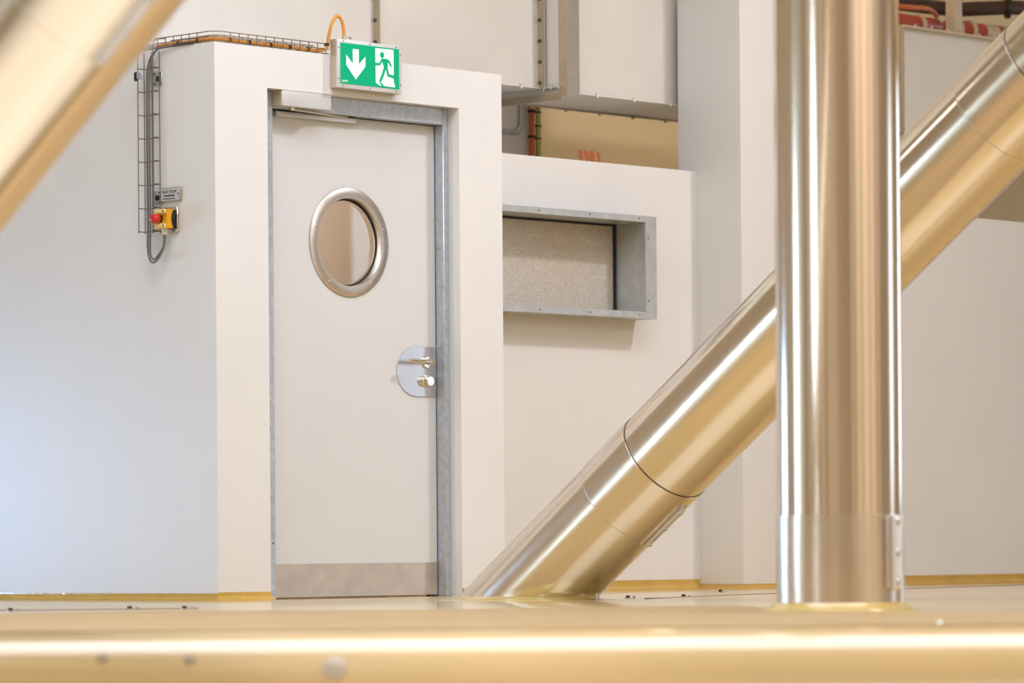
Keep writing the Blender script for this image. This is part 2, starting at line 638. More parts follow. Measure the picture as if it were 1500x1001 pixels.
# ================================================================== DOOR
door = empty('door_1', (0, 0, 0), 'white painted steel door with round porthole in a galvanised frame', None, None, 'structure')
FY = .0625     # frame face
LY = .115      # leaf face
FX0, FX1, FZ = .386, 1.411, 2.088
box('jamb', 'galv', door, OX0, FX0, FY, .16, 0, OZ, .002, 1)
box('jamb', 'galv', door, FX1, OX1, FY, .16, 0, OZ, .002, 1)
box('header', 'galv', door, FX0, FX1, FY, .16, FZ, OZ, .002, 1)
# leaf with a round hole
PX, PZ, PR = .879, 1.544, .196
LX0, LX1, LZ0, LZ1 = FX0 + .004, FX1 - .004, .008, FZ - .004
bm = bmesh.new()
N = 64
inner = [(PX + PR * math.cos(2 * math.pi * i / N), PZ + PR * math.sin(2 * math.pi * i / N)) for i in range(N)]
def outer_pt(i):
    a = 2 * math.pi * i / N
    c, s = math.cos(a), math.sin(a)
    t = 1e9
    if c > 1e-9: t = min(t, (LX1 - PX) / c)
    if c < -1e-9: t = min(t, (LX0 - PX) / c)
    if s > 1e-9: t = min(t, (LZ1 - PZ) / s)
    if s < -1e-9: t = min(t, (LZ0 - PZ) / s)
    return (PX + c * t, PZ + s * t)
outer = [outer_pt(i) for i in range(N)]
# snap the nearest samples to the corners
for cx, cz in ((LX0, LZ0), (LX1, LZ0), (LX1, LZ1), (LX0, LZ1)):
    k = min(range(N), key=lambda i: (outer[i][0] - cx) ** 2 + (outer[i][1] - cz) ** 2)
    outer[k] = (cx, cz)
for y in (LY, LY + .045):
    I = [bm.verts.new((x, y, z)) for x, z in inner]
    O = [bm.verts.new((x, y, z)) for x, z in outer]
    for i in range(N):
        j = (i + 1) % N
        bm.faces.new((I[i], I[j], O[j], O[i]))
    if y == LY:
        I0, O0 = I, O
for i in range(N):
    j = (i + 1) % N
    bm.faces.new((I0[i], I0[j], I[j], I[i]))
    bm.faces.new((O0[i], O0[j], O[j], O[i]))
new_obj('leaf', bm, 'door', door)
box('gap_seal', 'gasket', door, FX1 - .02, FX1, LY + .046, LY + .050, .0, FZ)
box('gap_seal', 'gasket', door, FX0, FX0 + .02, LY + .046, LY + .050, .0, FZ)
box('gap_seal', 'gasket', door, FX0, FX1, LY + .046, LY + .050, FZ - .02, FZ)
box('kick_plate', 'kick', door, LX0 + .001, LX1 - .001, LY - .002, LY, LZ0, .150)
# porthole
ring = lathe('porthole_ring', 'steel_flat', door, (PX, LY, PZ), (0, -1, 0),
             [(-.030, .190), (.004, .190), (.009, .194), (.009, .231), (.005, .237), (.0, .237), (-.0, .196), (-.030, .196), (-.030, .190)], 72)
lathe('porthole_gasket', 'gasket', door, (PX, LY + .028, PZ), (0, -1, 0), [(0, .196), (0, .183), (.006, .183), (.006, .196)], 64)
lathe('porthole_glass', 'glass', door, (PX, LY + .030, PZ), (0, -1, 0), [(0, 0), (0, .19)], 64)
for a in (90, 18, -54, -126, 162):
    a = math.radians(a)
    lathe('screw', 'chrome', ring, (PX + .212 * math.cos(a), LY - .008, PZ + .212 * math.sin(a)), (0, -1, 0),
          [(0, .0055), (.002, .005), (.003, .002), (.0012, 0)], 10)
# lock plate: flat to the right, half round to the left
poly = [(1.399, .884), (1.399, 1.104)]
for i in range(0, 25):
    a = math.pi / 2 + math.pi * i / 24
    poly.append((1.285 + .122 * math.cos(a), .994 + .110 * math.sin(a)))
lock = prism_y('lock_plate', 'lock', door, poly, LY - .004, LY, 30)
lathe('lever_rose', 'chrome', lock, (1.345, LY - .004, 1.036), (0, -1, 0), [(0, .027), (.008, .027), (.011, .024), (.011, .012)], 28)
hb = bmesh.new()
b_tube(hb, [(1.345, LY - .010, 1.036), (1.345, LY - .045, 1.036), (1.340, LY - .058, 1.036), (1.325, LY - .066, 1.036), (1.28, LY - .068, 1.036), (1.225, LY - .066, 1.037), (1.185, LY - .062, 1.039)], .0095, 14, 6)
new_obj('lever_handle', hb, 'chrome', lock, 60)
lathe('thumb_turn', 'chrome', lock, (1.340, LY - .004, .952), (0, -1, 0), [(0, .027), (.006, .027), (.008, .023), (.030, .023), (.033, .020), (.033, 0)], 28)
box('latch_plate', 'galv', door, FX1 - .0015, FX1 + .001, .075, .110, .89, 1.10)
# closer on the header, arm and slide rail on the leaf
cb_ = box('closer_body', 'closer', door, .388, .672, .002, FY, 2.093, 2.163, .003, 2)
box('closer_end_cap', 'strut', cb_, .384, .389, .004, FY - .002, 2.095, 2.161, .001, 1)
rail = box('slide_rail', 'closer', door, .437, .900, .086, LY, 2.060, 2.080, .002, 2)
box('rail_end_cap', 'galv', rail, .430, .440, .085, LY, 2.059, 2.081, .002, 1)
box('rail_end_cap', 'galv', rail, .897, .905, .085, LY, 2.059, 2.081, .002, 1)
bm = bmesh.new()
b_tube(bm, [(.475, .035, 2.086), (.86, .096, 2.083)], .006, 8)
new_obj('closer_arm', bm, 'steel_flat', door, 40)
cyl('arm_pivot', 'chrome', door, (.475, .035, 2.080), (.475, .035, 2.096), .012, 14)
box('frame_screw', 'gasket', door, .368, .373, FY - .002, FY, .235, .243)
# latch-side marks on the frame foot
seat_empty(door, (0.9, .1, 0))

# ================================================================== WINDOW
win = empty('window_1', (0, 0, 0), 'low wide window with speckled pane in a deep galvanised box frame', None, None, 'structure')
WY = .46
ox0, ox1, oz0, oz1 = 1.90, 3.275, 1.313, 1.808
ix1, iz0, iz1 = 3.195, 1.345, 1.778
top_f = box('frame_top', 'galv_pale', win, ox0, ox1, WY, WY + .006, iz1, oz1)
bot_f = box('frame_bottom', 'galv_pale', win, ox0, ox1, WY, WY + .006, oz0, iz0)
rgt_f = box('frame_side', 'galv_pale', win, ix1, ox1, WY - .0005, WY + .006, iz0, iz1)
box('frame_side', 'galv_pale', win, ox0, ox0 + .08, WY - .0005, WY + .006, iz0, iz1)
box('box_top', 'galv_pale', win, ox0, ox1, WY + .006, .6, oz1 - .004, oz1)
box('box_bottom', 'galv_pale', win, ox0, ox1, WY + .006, .6, oz0, oz0 + .004)
box('box_side', 'galv_pale', win, ox1 - .004, ox1, WY + .006, .6, oz0 + .004, oz1 - .004)
box('reveal_top', 'galv_pale', win, ox0 + .08, ix1, WY + .006, .70, iz1, iz1 + .003)
box('reveal_bottom', 'galv_pale', win, ox0 + .08, ix1, WY + .006, .70, iz0 - .003, iz0)
box('reveal_side', 'galv_pale', win, ix1, ix1 + .003, WY + .006, .70, iz0, iz1)
pane = box('pane', 'frost', win, ox0 + .08, ix1 - .012, .662, .668, iz0, iz1)
box('pane_seal', 'gasket', win, ix1 - .012, ix1, .650, .664, iz0, iz1)
box('pane_seal', 'gasket', win, ox0 + .08, ix1, .650, .662, iz1 - .010, iz1)
for x in (2.45, 2.80, 3.15):
    for z, p_ in ((iz1 + .016, top_f), (oz0 + .016, bot_f)):
        lathe('screw', 'seam', p_, (x, WY, z), (0, -1, 0), [(0, .0045), (.0015, .004), (.0018, 0)], 8)
for z in (1.40, 1.70):
    lathe('screw', 'seam', rgt_f, (3.215, WY - .0005, z), (0, -1, 0), [(0, .0045), (.0015, .004), (.0018, 0)], 8)
seat_empty(win, (2.6, .6, 1.3))


# ================================================================== STEEL PIPES
R0 = .2035
SIN, COS = math.sin(math.radians(36.4)), math.cos(math.radians(36.4))


def brace_pipe(label, foot, s_end, sleeves, clamp_side, clamps, flare=True):
    d = Vector((0, -COS, SIN))
    t = empty('diagonal_pipe', foot, label, 'pipe', 'slanting stainless steel pipes')
    foot = Vector(foot)
    M_ = 'steel'
    # shaft cut level with the floor
    bm = bmesh.new()
    SEG = 96
    u = Vector((1, 0, 0))
    v = d.cross(u).normalized()
    A, B = [], []
    for i in range(SEG):
        a = 2 * math.pi * i / SEG
        k = (u * math.cos(a) + v * math.sin(a)) * R0
        s0 = -k.z / SIN
        A.append(bm.verts.new(foot + k + d * s0))
        B.append(bm.verts.new(foot + k + d * s_end))
    for i in range(SEG):
        j = (i + 1) % SEG
        bm.faces.new((A[i], A[j], B[j], B[i]))
    bm.faces.new(B)
    new_obj('shaft', bm, M_, t, 40)
    for s0, s1 in sleeves:
        sl = lathe('sleeve', 'steel', t, foot + d * s0, d,
                   [(0, R0 - .001), (.002, R0 + .0022), (s1 - s0 - .002, R0 + .0022), (s1 - s0, R0 - .001)], 96, 40)
        lathe('seam_ring', 'seam', t, foot + d * (s1 - .001), d, [(0, R0 + .0005), (0, R0 + .0018), (.004, R0 + .0018), (.004, R0 + .0005)], 96, 40)
        lathe('seam_ring', 'kick', t, foot + d * (s0 - .003), d, [(0, R0 + .0002), (0, R0 + .0012), (.004, R0 + .0012), (.004, R0 + .0002)], 96, 40)
    for s0, s1, ang in clamps:
        # clamp strip lying along the pipe; ang measured from camera-facing side towards the underside
        n_ = (Vector((-FW.x, -FW.y, 0)) - d * Vector((-FW.x, -FW.y, 0)).dot(d)).normalized()
        side = d.cross(n_).normalized()
        if side.z > 0:
            side = -side
        nn = n_ * math.cos(ang) + side * math.sin(ang)
        tt = d.cross(nn).normalized()
        c0 = foot + d * s0 + nn * (R0 + .001)
        mtx = Matrix((( d.x, tt.x, nn.x, c0.x), (d.y, tt.y, nn.y, c0.y), (d.z, tt.z, nn.z, c0.z), (0, 0, 0, 1)))
        L = s1 - s0
        b1 = bmesh.new(); b_box(b1, 0, L, -.028, .028, -.006, .006, .003, 2)
        bmesh.ops.transform(b1, matrix=mtx, verts=b1.verts)
        pt = new_obj('clamp_plate', b1, 'steel_sleeve', t, 40)
        b1 = bmesh.new(); b_box(b1, .004, L - .004, -.013, .013, .004, .020, .005, 3)
        bmesh.ops.transform(b1, matrix=mtx, verts=b1.verts)
        new_obj('clamp_bar', b1, 'bar', pt, 40)
        for q_ in (.022, L / 2, L - .022):
            lathe('bolt', 'zinc', pt, mtx @ Vector((q_, 0, .020)), nn, [(0, .009), (.005, .008), (.006, 0)], 12)
    if flare:
        # epoxy fillet poured around the foot
        bm = bmesh.new()
        rr = []
        for (e_, z_) in ((.0, .016), (.014, .008), (.035, .004), (.085, .001), (.09, -.003)):
            ring_ = []
            for i in range(64):
                a = 2 * math.pi * i / 64
                ring_.append(bm.verts.new((foot.x + (R0 + e_) * math.cos(a), foot.y + (R0 / SIN + e_) * math.sin(a) - z_ / math.tan(math.radians(36.4)) * 1.0, z_)))
            rr.append(ring_)
        for a_, b_ in zip(rr, rr[1:]):
            for i in range(64):
                j = (i + 1) % 64
                bm.faces.new((a_[i], a_[j], b_[j], b_[i]))
        new_obj('epoxy_fillet', bm, 'flare', t, 60)
    seat_empty(t, foot)
    return t


brace_pipe('stainless steel pipe slanting up to the right behind the upright column', (.647, -1.144, 0), 6.2,
           [(.68, .96), (2.99, 3.27)], 1, [(.655, .905, math.radians(63))])
brace_pipe('blurred stainless steel pipe slanting across the upper left corner', (-4.942, -2.915, 0), 6.2,
           [(2.59, 2.87)], 1, [(2.585, 2.835, math.radians(50))])

# upright column
cc = floor_at(1.0665, 12.9)
colm = empty('steel_column', cc, 'upright round stainless steel column standing in front of the slanting pipe', 'column')
lathe('shaft', 'steel', colm, cc, (0, 0, 1), [(0, R0), (CEIL, R0)], 96)
lathe('sleeve', 'steel_sleeve', colm, cc, (0, 0, 1), [(.004, R0 + .001), (.004, R0 + .003), (.074, R0 + .003), (.0745, R0 + .0045), (.311, R0 + .0045), (.312, R0)], 96)
ang = math.radians(50)
nn = (-FW * math.cos(ang) + RT * math.sin(ang)).normalized()
tt = Vector((0, 0, 1)).cross(nn)
def clamp_m(off):
    a2 = ang + off
    n2 = (-FW * math.cos(a2) + RT * math.sin(a2)).normalized()
    t2 = UP.cross(n2)
    c0 = cc + n2 * (R0 + .0045)
    return Matrix(((0, t2.x, n2.x, c0.x), (0, t2.y, n2.y, c0.y), (1, t2.z, n2.z, c0.z), (0, 0, 0, 1))), n2
mtx, n2 = clamp_m(.0)
b1 = bmesh.new(); b_box(b1, .07, .312, -.024, .024, -.004, .022, .009, 3)
bmesh.ops.transform(b1, matrix=mtx, verts=b1.verts)
bar = new_obj('clamp_bar', b1, 'white_zinc', colm, 40)
for z in (.095, .19, .29):
    lathe('bolt', 'zinc', bar, mtx @ Vector((z, .0, .022)), n2, [(0, .014), (.006, .012), (.007, 0)], 12)
mtx, n2 = clamp_m(-.15)
b1 = bmesh.new(); b_box(b1, .075, .305, -.012, .012, -.004, .012, .004, 2)
bmesh.ops.transform(b1, matrix=mtx, verts=b1.verts)
new_obj('clamp_strip', b1, 'steel_flat', colm, 40)
lathe('epoxy_fillet', 'flare', colm, cc, (0, 0, 1), [(.030, R0 + .002), (.029, R0 + .010), (.016, R0 + .022), (.007, R0 + .042), (.003, R0 + .068), (-.004, R0 + .085)], 72)
seat_empty(colm, cc)

# ================================================================== EXIT SIGN
sg = empty('exit_sign', (0, 0, 0), 'green illuminated exit sign with arrow and running figure above the door', 'sign')
SX0, SX1, SZ0, SZ1, SY = .664, 1.052, 2.187, 2.396, -.045
box('housing', 'sign_side', sg, SX0, SX1, SY + .008, -.0005, SZ0, SZ1, .003, 2)
bz = box('bezel', 'sign_frame', sg, SX0 + .001, SX1 - .001, SY, SY + .010, SZ0 + .001, SZ1 - .001, .002, 2)
fp = box('face_panel', 'sign_green', sg, .682, 1.035, SY - .0015, SY + .002, 2.206, 2.381)
yA, yB = SY - .0024, SY - .0014
prism_y('arrow', 'sign_white', fp, [(.755, 2.359), (.7905, 2.359), (.7905, 2.295), (.830, 2.331), (.830, 2.289), (.772, 2.229), (.716, 2.287), (.716, 2.331), (.755, 2.295)], yA, yB)
prism_y('doorway', 'sign_white', fp, [(.890, 2.374), (1.000, 2.375), (1.000, 2.240), (1.009, 2.213), (.914, 2.214), (.892, 2.225)], yA, yB)
bm = bmesh.new()
yC, yD = SY - .0033, SY - .0023
def limb(pts, w0):
    for (x0, z0), (x1, z1) in zip(pts, pts[1:]):
        dx, dz = x1 - x0, z1 - z0
        l = math.hypot(dx, dz)
        nx, nz = -dz / l * w0 / 2, dx / l * w0 / 2
        b_prism_y(bm, [(x0 + nx, z0 + nz), (x1 + nx, z1 + nz), (x1 - nx, z1 - nz), (x0 - nx, z0 - nz)], yC, yD)
    for (x0, z0) in pts[1:-1]:
        b_prism_y(bm, [(x0 + w0 / 2 * math.cos(i * math.pi / 6), z0 + w0 / 2 * math.sin(i * math.pi / 6)) for i in range(12)], yC - .00005, yD)
b_prism_y(bm, [(.930 + .0125 * math.cos(i * math.pi / 10), 2.347 + .0135 * math.sin(i * math.pi / 10)) for i in range(20)], yC, yD)
limb([(.930, 2.326), (.915, 2.306), (.887, 2.305)], .0105)
limb([(.962, 2.327), (.975, 2.318), (.984, 2.302)], .0105)
limb([(.949, 2.297), (.934, 2.262), (.916, 2.230)], .0135)
limb([(.956, 2.297), (.967, 2.262), (1.011, 2.256)], .0125)
b_prism_y(bm, [(.925, 2.329), (.930, 2.332), (.967, 2.332), (.968, 2.328), (.964, 2.313), (.963, 2.290), (.942, 2.290), (.936, 2.307)], yC - .0001, yD)
limb([(.916, 2.226), (.937, 2.214)], .008)
new_obj('running_figure', bm, 'sign_green', fp)
text_mesh('maker_name', 'ALMAT', 'sign_white', fp, (.688, yA, 2.213), (1, 0, 0), (0, 0, 1), .0125, .0004, .25, .038)
for x in (.70, .858, 1.017):
    for z in (SZ0 + .010, SZ1 - .008):
        lathe('screw', 'seam', bz, (x, SY - .0005, z), (0, -1, 0), [(0, .0028), (.0015, .0025), (.0015, 0)], 8)
for z in (2.225, 2.358):
    for x in (SX0 + .009, SX1 - .009):
        lathe('screw', 'seam', bz, (x, SY - .0005, z), (0, -1, 0), [(0, .0028), (.0015, .0025), (.0015, 0)], 8)
cyl('cable_gland', 'band', sg, (.728, -.022, SZ1), (.728, -.022, SZ1 + .018), .010, 10)
lathe('blanking_plug', 'white_plastic', sg, (.768, -.022, SZ1), (0, 0, 1), [(0, .006), (.014, .006), (.014, .012), (.020, .012), (.022, 0)], 12)
seat_empty(sg, (.858, 0, SZ0))

# ================================================================== CABLE TRAYS AND CABLES
WR = .0022
ty = empty('cable_tray', (0, 0, 0), 'wire basket cable tray along the top edge of the door wall and round its corner', 'cable tray')
zt0 = ZT + .004
Lf = [(.66, y_, z_) for y_, z_ in ()]
for off, z in ((.004, zt0), (.004, zt0 + .020), (.004, zt0 + .042), (.094, zt0), (.094, zt0 + .020), (.094, zt0 + .042), (.05, zt0)):
    tube('long_wire', 'wire', ty, [(.660, off, z), (.03 + off, off, z), (off, .03 + off, z), (off, .38, z)], WR, 6)
k = 0
for i in range(13):
    x = .645 - i * .05
    if x < .06: break
    tube('cross_wire', 'wire', ty, [(x, .004, zt0 + .042), (x, .004, zt0), (x, .094, zt0), (x, .094, zt0 + .042)], WR, 6)
for i in range(6):
    y = .11 + i * .05
    tube('cross_wire', 'wire', ty, [(.004, y, zt0 + .042), (.004, y, zt0), (.094, y, zt0), (.094, y, zt0 + .042)], WR, 6)
seat_empty(ty, (.3, .05, ZT))

tv = empty('cable_tray', (0, 0, 0), 'narrow upright wire tray hanging down the left wall to the emergency stop', 'cable tray')
yL, yR, xo, xi = .430, .333, -.048, -.012
for (x, y) in ((xo, yL), (xi, yL), (xi, .381), (xi, yR), (xo, yR)):
    tube('long_wire', 'wire', tv, [(x, y, 2.318), (x, y, 1.553)], WR, 6)
for i in range(8):
    z = 2.25 - i * .0985
    tube('cross_wire', 'wire', tv, [(xo, yL, z), (xi, yL, z), (xi, yR, z), (xo, yR, z)], WR, 6)
# bend that carries it over the wall head
for y in (yL, yR):
    tube('bend_wire', 'wire', tv, [(xo, y, 2.318), (-.040, y, 2.360), (0, y, 2.372), (.02, y, 2.374)], WR, 6, 5)
box('joint_clip', 'galv', tv, xo - .006, xo + .010, .395, .432, 2.205, 2.232, .002, 1)
box('joint_clip', 'gasket', tv, xo - .008, xo - .001, .430, .447, 2.198, 2.236, .002, 1)
seat_empty(tv, (0, .38, 1.55))


def wall_bracket(z, y0, y1, label):
    t = empty('tray_bracket', (0, 0, 0), label, 'bracket', 'tray brackets on the left wall')
    p_ = box('plate', 'galv_pale', t, -.006, -.0005, y0, y1, z - .030, z + .030, .002, 1)
    box('hook', 'wire_dark', t, -.018, -.006, (y0 + y1) / 2 - .018, (y0 + y1) / 2 - .002, z - .012, z + .010, .003, 2)
    for yy in (y0 + .008, y1 - .008):
        for zz in (z - .021, z + .021):
            lathe('screw', 'gasket', p_, (-.006, yy, zz), (-1, 0, 0), [(0, .0045), (.002, .004), (.002, 0)], 8)
    seat_empty(t, (0, (y0 + y1) / 2, z - .03))


wall_bracket(2.204, .325, .380, 'upper zinc bracket fixing the upright tray to the left wall')
wall_bracket(1.702, .335, .392, 'lower zinc bracket beside the small engraved stop plate')

# orange cable in the tray up to the exit sign
oc = empty('orange_cable', (0, 0, 0), 'orange cable lying in the tray and looping up into the exit sign', 'cable')
tube('cable_run', 'orange', oc, [(.018, .36, zt0 + .012), (.018, .10, zt0 + .012), (.022, .04, zt0 + .012), (.05, .018, zt0 + .012), (.20, .016, zt0 + .011), (.42, .017, zt0 + .012), (.60, .016, zt0 + .011),
                           (.648, .006, zt0 + .025), (.655, -.004, zt0 + .075), (.664, -.014, zt0 + .130), (.690, -.020, zt0 + .163), (.718, -.022, zt0 + .140), (.728, -.022, zt0 + .085), (.728, -.022, SZ1 + .012)], .0075, 10, 6)
for (x, y) in ((.10, .017), (.21, .016), (.33, .016), (.44, .017), (.55, .016)):
    lathe('cable_tie', 'wire_dark', oc, (x - .005, y, zt0 + .012), (1, 0, 0), [(0, .008), (0, .0115), (.010, .0115), (.010, .008)], 10)
lathe('cable_tie', 'wire_dark', oc, (.018, .235, zt0 + .012), (0, 1, 0), [(0, .008), (0, .0115), (.010, .0115), (.010, .008)], 10)
lathe('cable_tie', 'wire_dark', oc, (.018, .115, zt0 + .012), (0, 1, 0), [(0, .008), (0, .0115), (.010, .0115), (.010, .008)], 10)
lathe('cable_tie', 'wire_dark', oc, (.649, .003, zt0 + .034), (0, 0, 1), [(0, .008), (0, .0115), (.010, .0115), (.010, .008)], 10)
seat_empty(oc, (.3, .016, zt0))
rc = tag(tube('red_cable', 'redor', None, [(.040, .40, zt0 + .012), (.036, .20, zt0 + .012), (.030, .09, zt0 + .016), (.030, .055, zt0 + .012), (.06, .036, zt0 + .011), (.30, .038, zt0 + .011)], .0085, 10, 6),
         'dark red-orange cable in the wire tray on top of the left wall', 'cable')

# grey cables of the emergency stop
def grey(dy, lab):
    pts = [(-.006, .12, ZT + .008), (-.010, .24, ZT + .006), (-.022, .335, ZT - .006), (-.030, .372 + dy, ZT - .060), (-.030, .385 + dy, ZT - .16), (-.030, .386 + dy, 1.95), (-.030, .385 + dy, 1.60),
           (-.034, .383 + dy, 1.50), (-.042, .365 + dy * .6, 1.448 - dy * .8), (-.048, .335, 1.432 - dy * .9), (-.052, .300 - dy * .4, 1.450 - dy * .5), (-.042, .279 - dy * .4, 1.490), (-.040, .274 - dy * .5, 1.540)]
    o = tube('grey_cable', 'grey_cable', None, pts, .0043, 8, 6)
    tag(o, lab, 'cable', 'grey cables of the emergency stop')
grey(-.0075, 'grey cable of the emergency stop, inner one of the pair')
grey(.0075, 'grey cable of the emergency stop, outer one of the pair')

# engraved plate
np_ = empty('stop_plate', (0, 0, 0), 'small engraved metal plate reading NOT STOP above the emergency stop', 'plate')
box('plate', 'label', np_, -.012, -.008, .212, .330, 1.684, 1.736, .001, 1)
box('plate_back', 'duct_edge', np_, -.008, -.0005, .206, .334, 1.680, 1.740, .001, 1)
text_mesh('lettering', 'NOT STOP', 'ink', np_, (-.0125, .318, 1.716), (0, -1, 0), (0, 0, 1), .017, .0004, 0, .085)
bm = bmesh.new()
y = .309
for wd in (.010, .006, .008, .005, .009, .006, .008, .007, .009):
    b_box(bm, -.0129, -.0121, y - wd * .72, y, 1.702, 1.709); y -= wd
new_obj('small_print', bm, 'ink', np_)
bm = bmesh.new()
y = .314
for wd in (.008, .010, .005, .007, .012, .009, .006, .011, .008):
    b_box(bm, -.0129, -.0121, y - wd * .72, y, 1.6905, 1.695); y -= wd
new_obj('small_print', bm, 'ink', np_)
lathe('rivet', 'gasket', np_, (-.012, .219, 1.711), (-1, 0, 0), [(0, .004), (.002, .003), (.002, 0)], 8)
seat_empty(np_, (0, .27, 1.68))

# emergency stop
es = empty('emergency_stop', (0, 0, 0), 'yellow emergency stop box with red mushroom button on the left wall', 'emergency stop')
pt = box('back_plate', 'steel_sleeve', es, -.010, -.0005, .228, .345, 1.548, 1.657, .002, 1)
box('base', 'black', es, -.032, -.010, .243, .322, 1.568, 1.642, .004, 2)
# yellow cover with a hollowed rear edge
prof_c = [(-.056, 1.566), (-.056, 1.645)]
for i in range(9):
    a = i / 8
    prof_c.append((-.021 - .012 * math.sin(math.pi * a), 1.645 - .079 * a))
bm = bmesh.new()
A = [bm.verts.new((x, .241, z)) for x, z in prof_c]; B = [bm.verts.new((x, .324, z)) for x, z in prof_c]
bm.faces.new(A); bm.faces.new(B)
for i in range(len(A)):
    j = (i + 1) % len(A)
    bm.faces.new((A[i], A[j], B[j], B[i]))
new_obj('cover', bm, 'yellow', es, 30)
g1 = box('guard', 'pale_yellow', es, -.068, -.056, .243, .322, 1.627, 1.645, .003, 1)
g2 = box('guard', 'pale_yellow', es, -.068, -.056, .243, .322, 1.566, 1.584, .003, 1)
for g_, z in ((g1, 1.636), (g2, 1.575)):
    for yy in (.252, .313):
        lathe('screw', 'gasket', g_, (-.068, yy, z), (-1, 0, 0), [(0, .004), (.002, .004), (.002, 0)], 8)
lathe('button_stem', 'black', es, (-.056, .2825, 1.6055), (-1, 0, 0), [(0, .015), (.018, .015)], 20)
lathe('push_button', 'red', es, (-.070, .2825, 1.6055), (-1, 0, 0), [(0, .012), (.002, .0195), (.010, .020), (.026, .019), (.034, .016), (.038, .009), (.039, 0)], 28)
lathe('cable_gland', 'white_plastic', es, (-.040, .274, 1.566), (0, 0, -1), [(0, .016), (.010, .016), (.011, .013), (.026, .013), (.028, .007)], 14)
for yy in (.236, .337):
    for zz in (1.556, 1.649):
        lathe('screw', 'zinc', pt, (-.010, yy, zz), (-1, 0, 0), [(0, .006), (.004, .0055), (.005, 0)], 8)
seat_empty(es, (0, .285, 1.548))

# ================================================================== DUCTS ABOVE THE ROOMS
DZ0 = 2.41


def bolt_pair(parent, x, y, z):
    lathe('bolt', 'zinc', parent, (x, y, z), (0, -1, 0), [(0, .007), (.006, .0065), (.008, 0)], 8)


du = empty('ventilation_duct', (0, 0, 0), 'pale sheet metal duct passing behind the pillar with a bolted lower flange', 'duct')
DY0, DY1, DZ1 = .75, 1.215, 2.955
box('front_panel', 'duct', du, 2.995, 5.545, DY0, DY0 + .004, DZ0, DZ1)
box('front_panel', 'duct', du, 5.565, 10.5, DY0, DY0 + .004, DZ0 - .02, DZ1)
box('end_panel', 'duct', du, 2.9605, 2.9645, DY0 + .004, DY1, DZ0 + .002, DZ1 - .004)
bp = box('bottom_panel', 'duct', du, 2.96, 10.5, DY0 + .004, DY1, DZ0 - .002, DZ0 + .002)
box('rear_panel', 'duct', du, 2.96, 10.5, DY1, DY1 + .004, DZ0 - .004, DZ1)
box('top_panel', 'duct', du, 2.96, 10.5, DY0 + .004, DY1, DZ1 - .004, DZ1)
fl = box('lower_flange', 'duct', du, 3.03, 5.545, DY0 - .016, DY0, DZ0 - .004, DZ0 + .001)
for i in range(7):
    x = 3.165 + i * .268
    lathe('bolt', 'zinc', fl, (x, DY0 - .008, DZ0 - .012), (0, 0, 1), [(0, 0), (0, .009), (.008, .009), (.008, .006), (.020, .006), (.022, 0)], 8)
rf = box('rear_flange', 'duct_edge', du, 2.99, 5.4, DY1 - .006, DY1 + .012, DZ0 - .010, DZ0 - .003)
for i in range(5):
    x = 3.20 + i * .25
    lathe('bolt', 'duct_edge', rf, (x, DY1 - .002, DZ0 - .020), (0, 0, 1), [(0, 0), (0, .008), (.010, .008)], 8)
uf = box('upper_flange', 'strut', du, 5.55, 10.5, DY0 - .030, DY0 + .03, DZ1, DZ1 + .014, .003, 1)
for i in range(7):
    bolt_pair(uf, 5.66 + i * .14, DY0 - .020, DZ1 + .020)
sf = box('side_flange', 'duct_edge', du, 5.545, 5.565, DY0 - .022, DY0 + .01, DZ0 - .02, DZ1 + .012, .002, 1)
for i in range(6):
    lathe('bolt', 'zinc', sf, (5.560, DY0 - .022, DZ0 + .005 + i * .105), (0, -1, 0), [(0, .007), (.006, .006), (.008, 0)], 8)
seat_empty(du, (4.2, 1.0, DZ0))

pd = empty('plant_enclosure', (0, 0, 0), 'tall pale sheet metal casing with bolted seams above the door room', 'duct')
PY, PZ0 = .91, 2.442
box('side_panel', 'duct', pd, 1.835, 2.944, PY, PY + .004, PZ0, CEIL - .02)
box('side_panel', 'duct', pd, .0, 1.825, PY, PY + .004, PZ0, CEIL - .02)
box('return_panel', 'duct', pd, 2.950, 2.954, .76, PY, PZ0, CEIL - .02)
box('underside', 'duct', pd, .0, 2.95, PY + .004, 1.62, PZ0 - .002, PZ0 + .002)
for x in (1.830, 2.944):
    s1 = box('seam_flange', 'duct_edge', pd, x - .016, x - .011, PY - .030, PY, PZ0, CEIL - .02)
    s2 = box('seam_flange', 'strut', pd, x - .010, x - .004, PY - .036, PY, PZ0, CEIL - .02)
    for i in range(10):
        z = PZ0 + .025 + i * .1015
        lathe('bolt', 'seam', s1, (x - .016, PY - .014, z), (-1, 0, 0), [(0, .0085), (.008, .008), (.010, 0)], 8)
        lathe('bolt', 'zinc', s2, (x + .016, PY, z), (0, -1, 0), [(0, .0085), (.006, .008), (.008, 0)], 8)
lf = box('lower_flange', 'duct', pd, 1.4, 2.944, PY - .014, PY, PZ0 - .004, PZ0)
for i in range(4):
    lathe('bolt', 'zinc', lf, (2.80 - i * .26, PY - .007, PZ0 - .012), (0, 0, 1), [(0, 0), (0, .009), (.008, .009), (.008, .006), (.022, .006)], 8)
l2 = box('lower_flange', 'duct', pd, 2.936, 2.950, .76, PY, PZ0 - .004, PZ0)
for i in range(3):
    lathe('bolt', 'zinc', l2, (2.943, .79 + i * .048, PZ0 - .012), (0, 0, 1), [(0, 0), (0, .009), (.008, .009), (.008, .006), (.022, .006)], 8)
seat_empty(pd, (1.5, PY, PZ0))

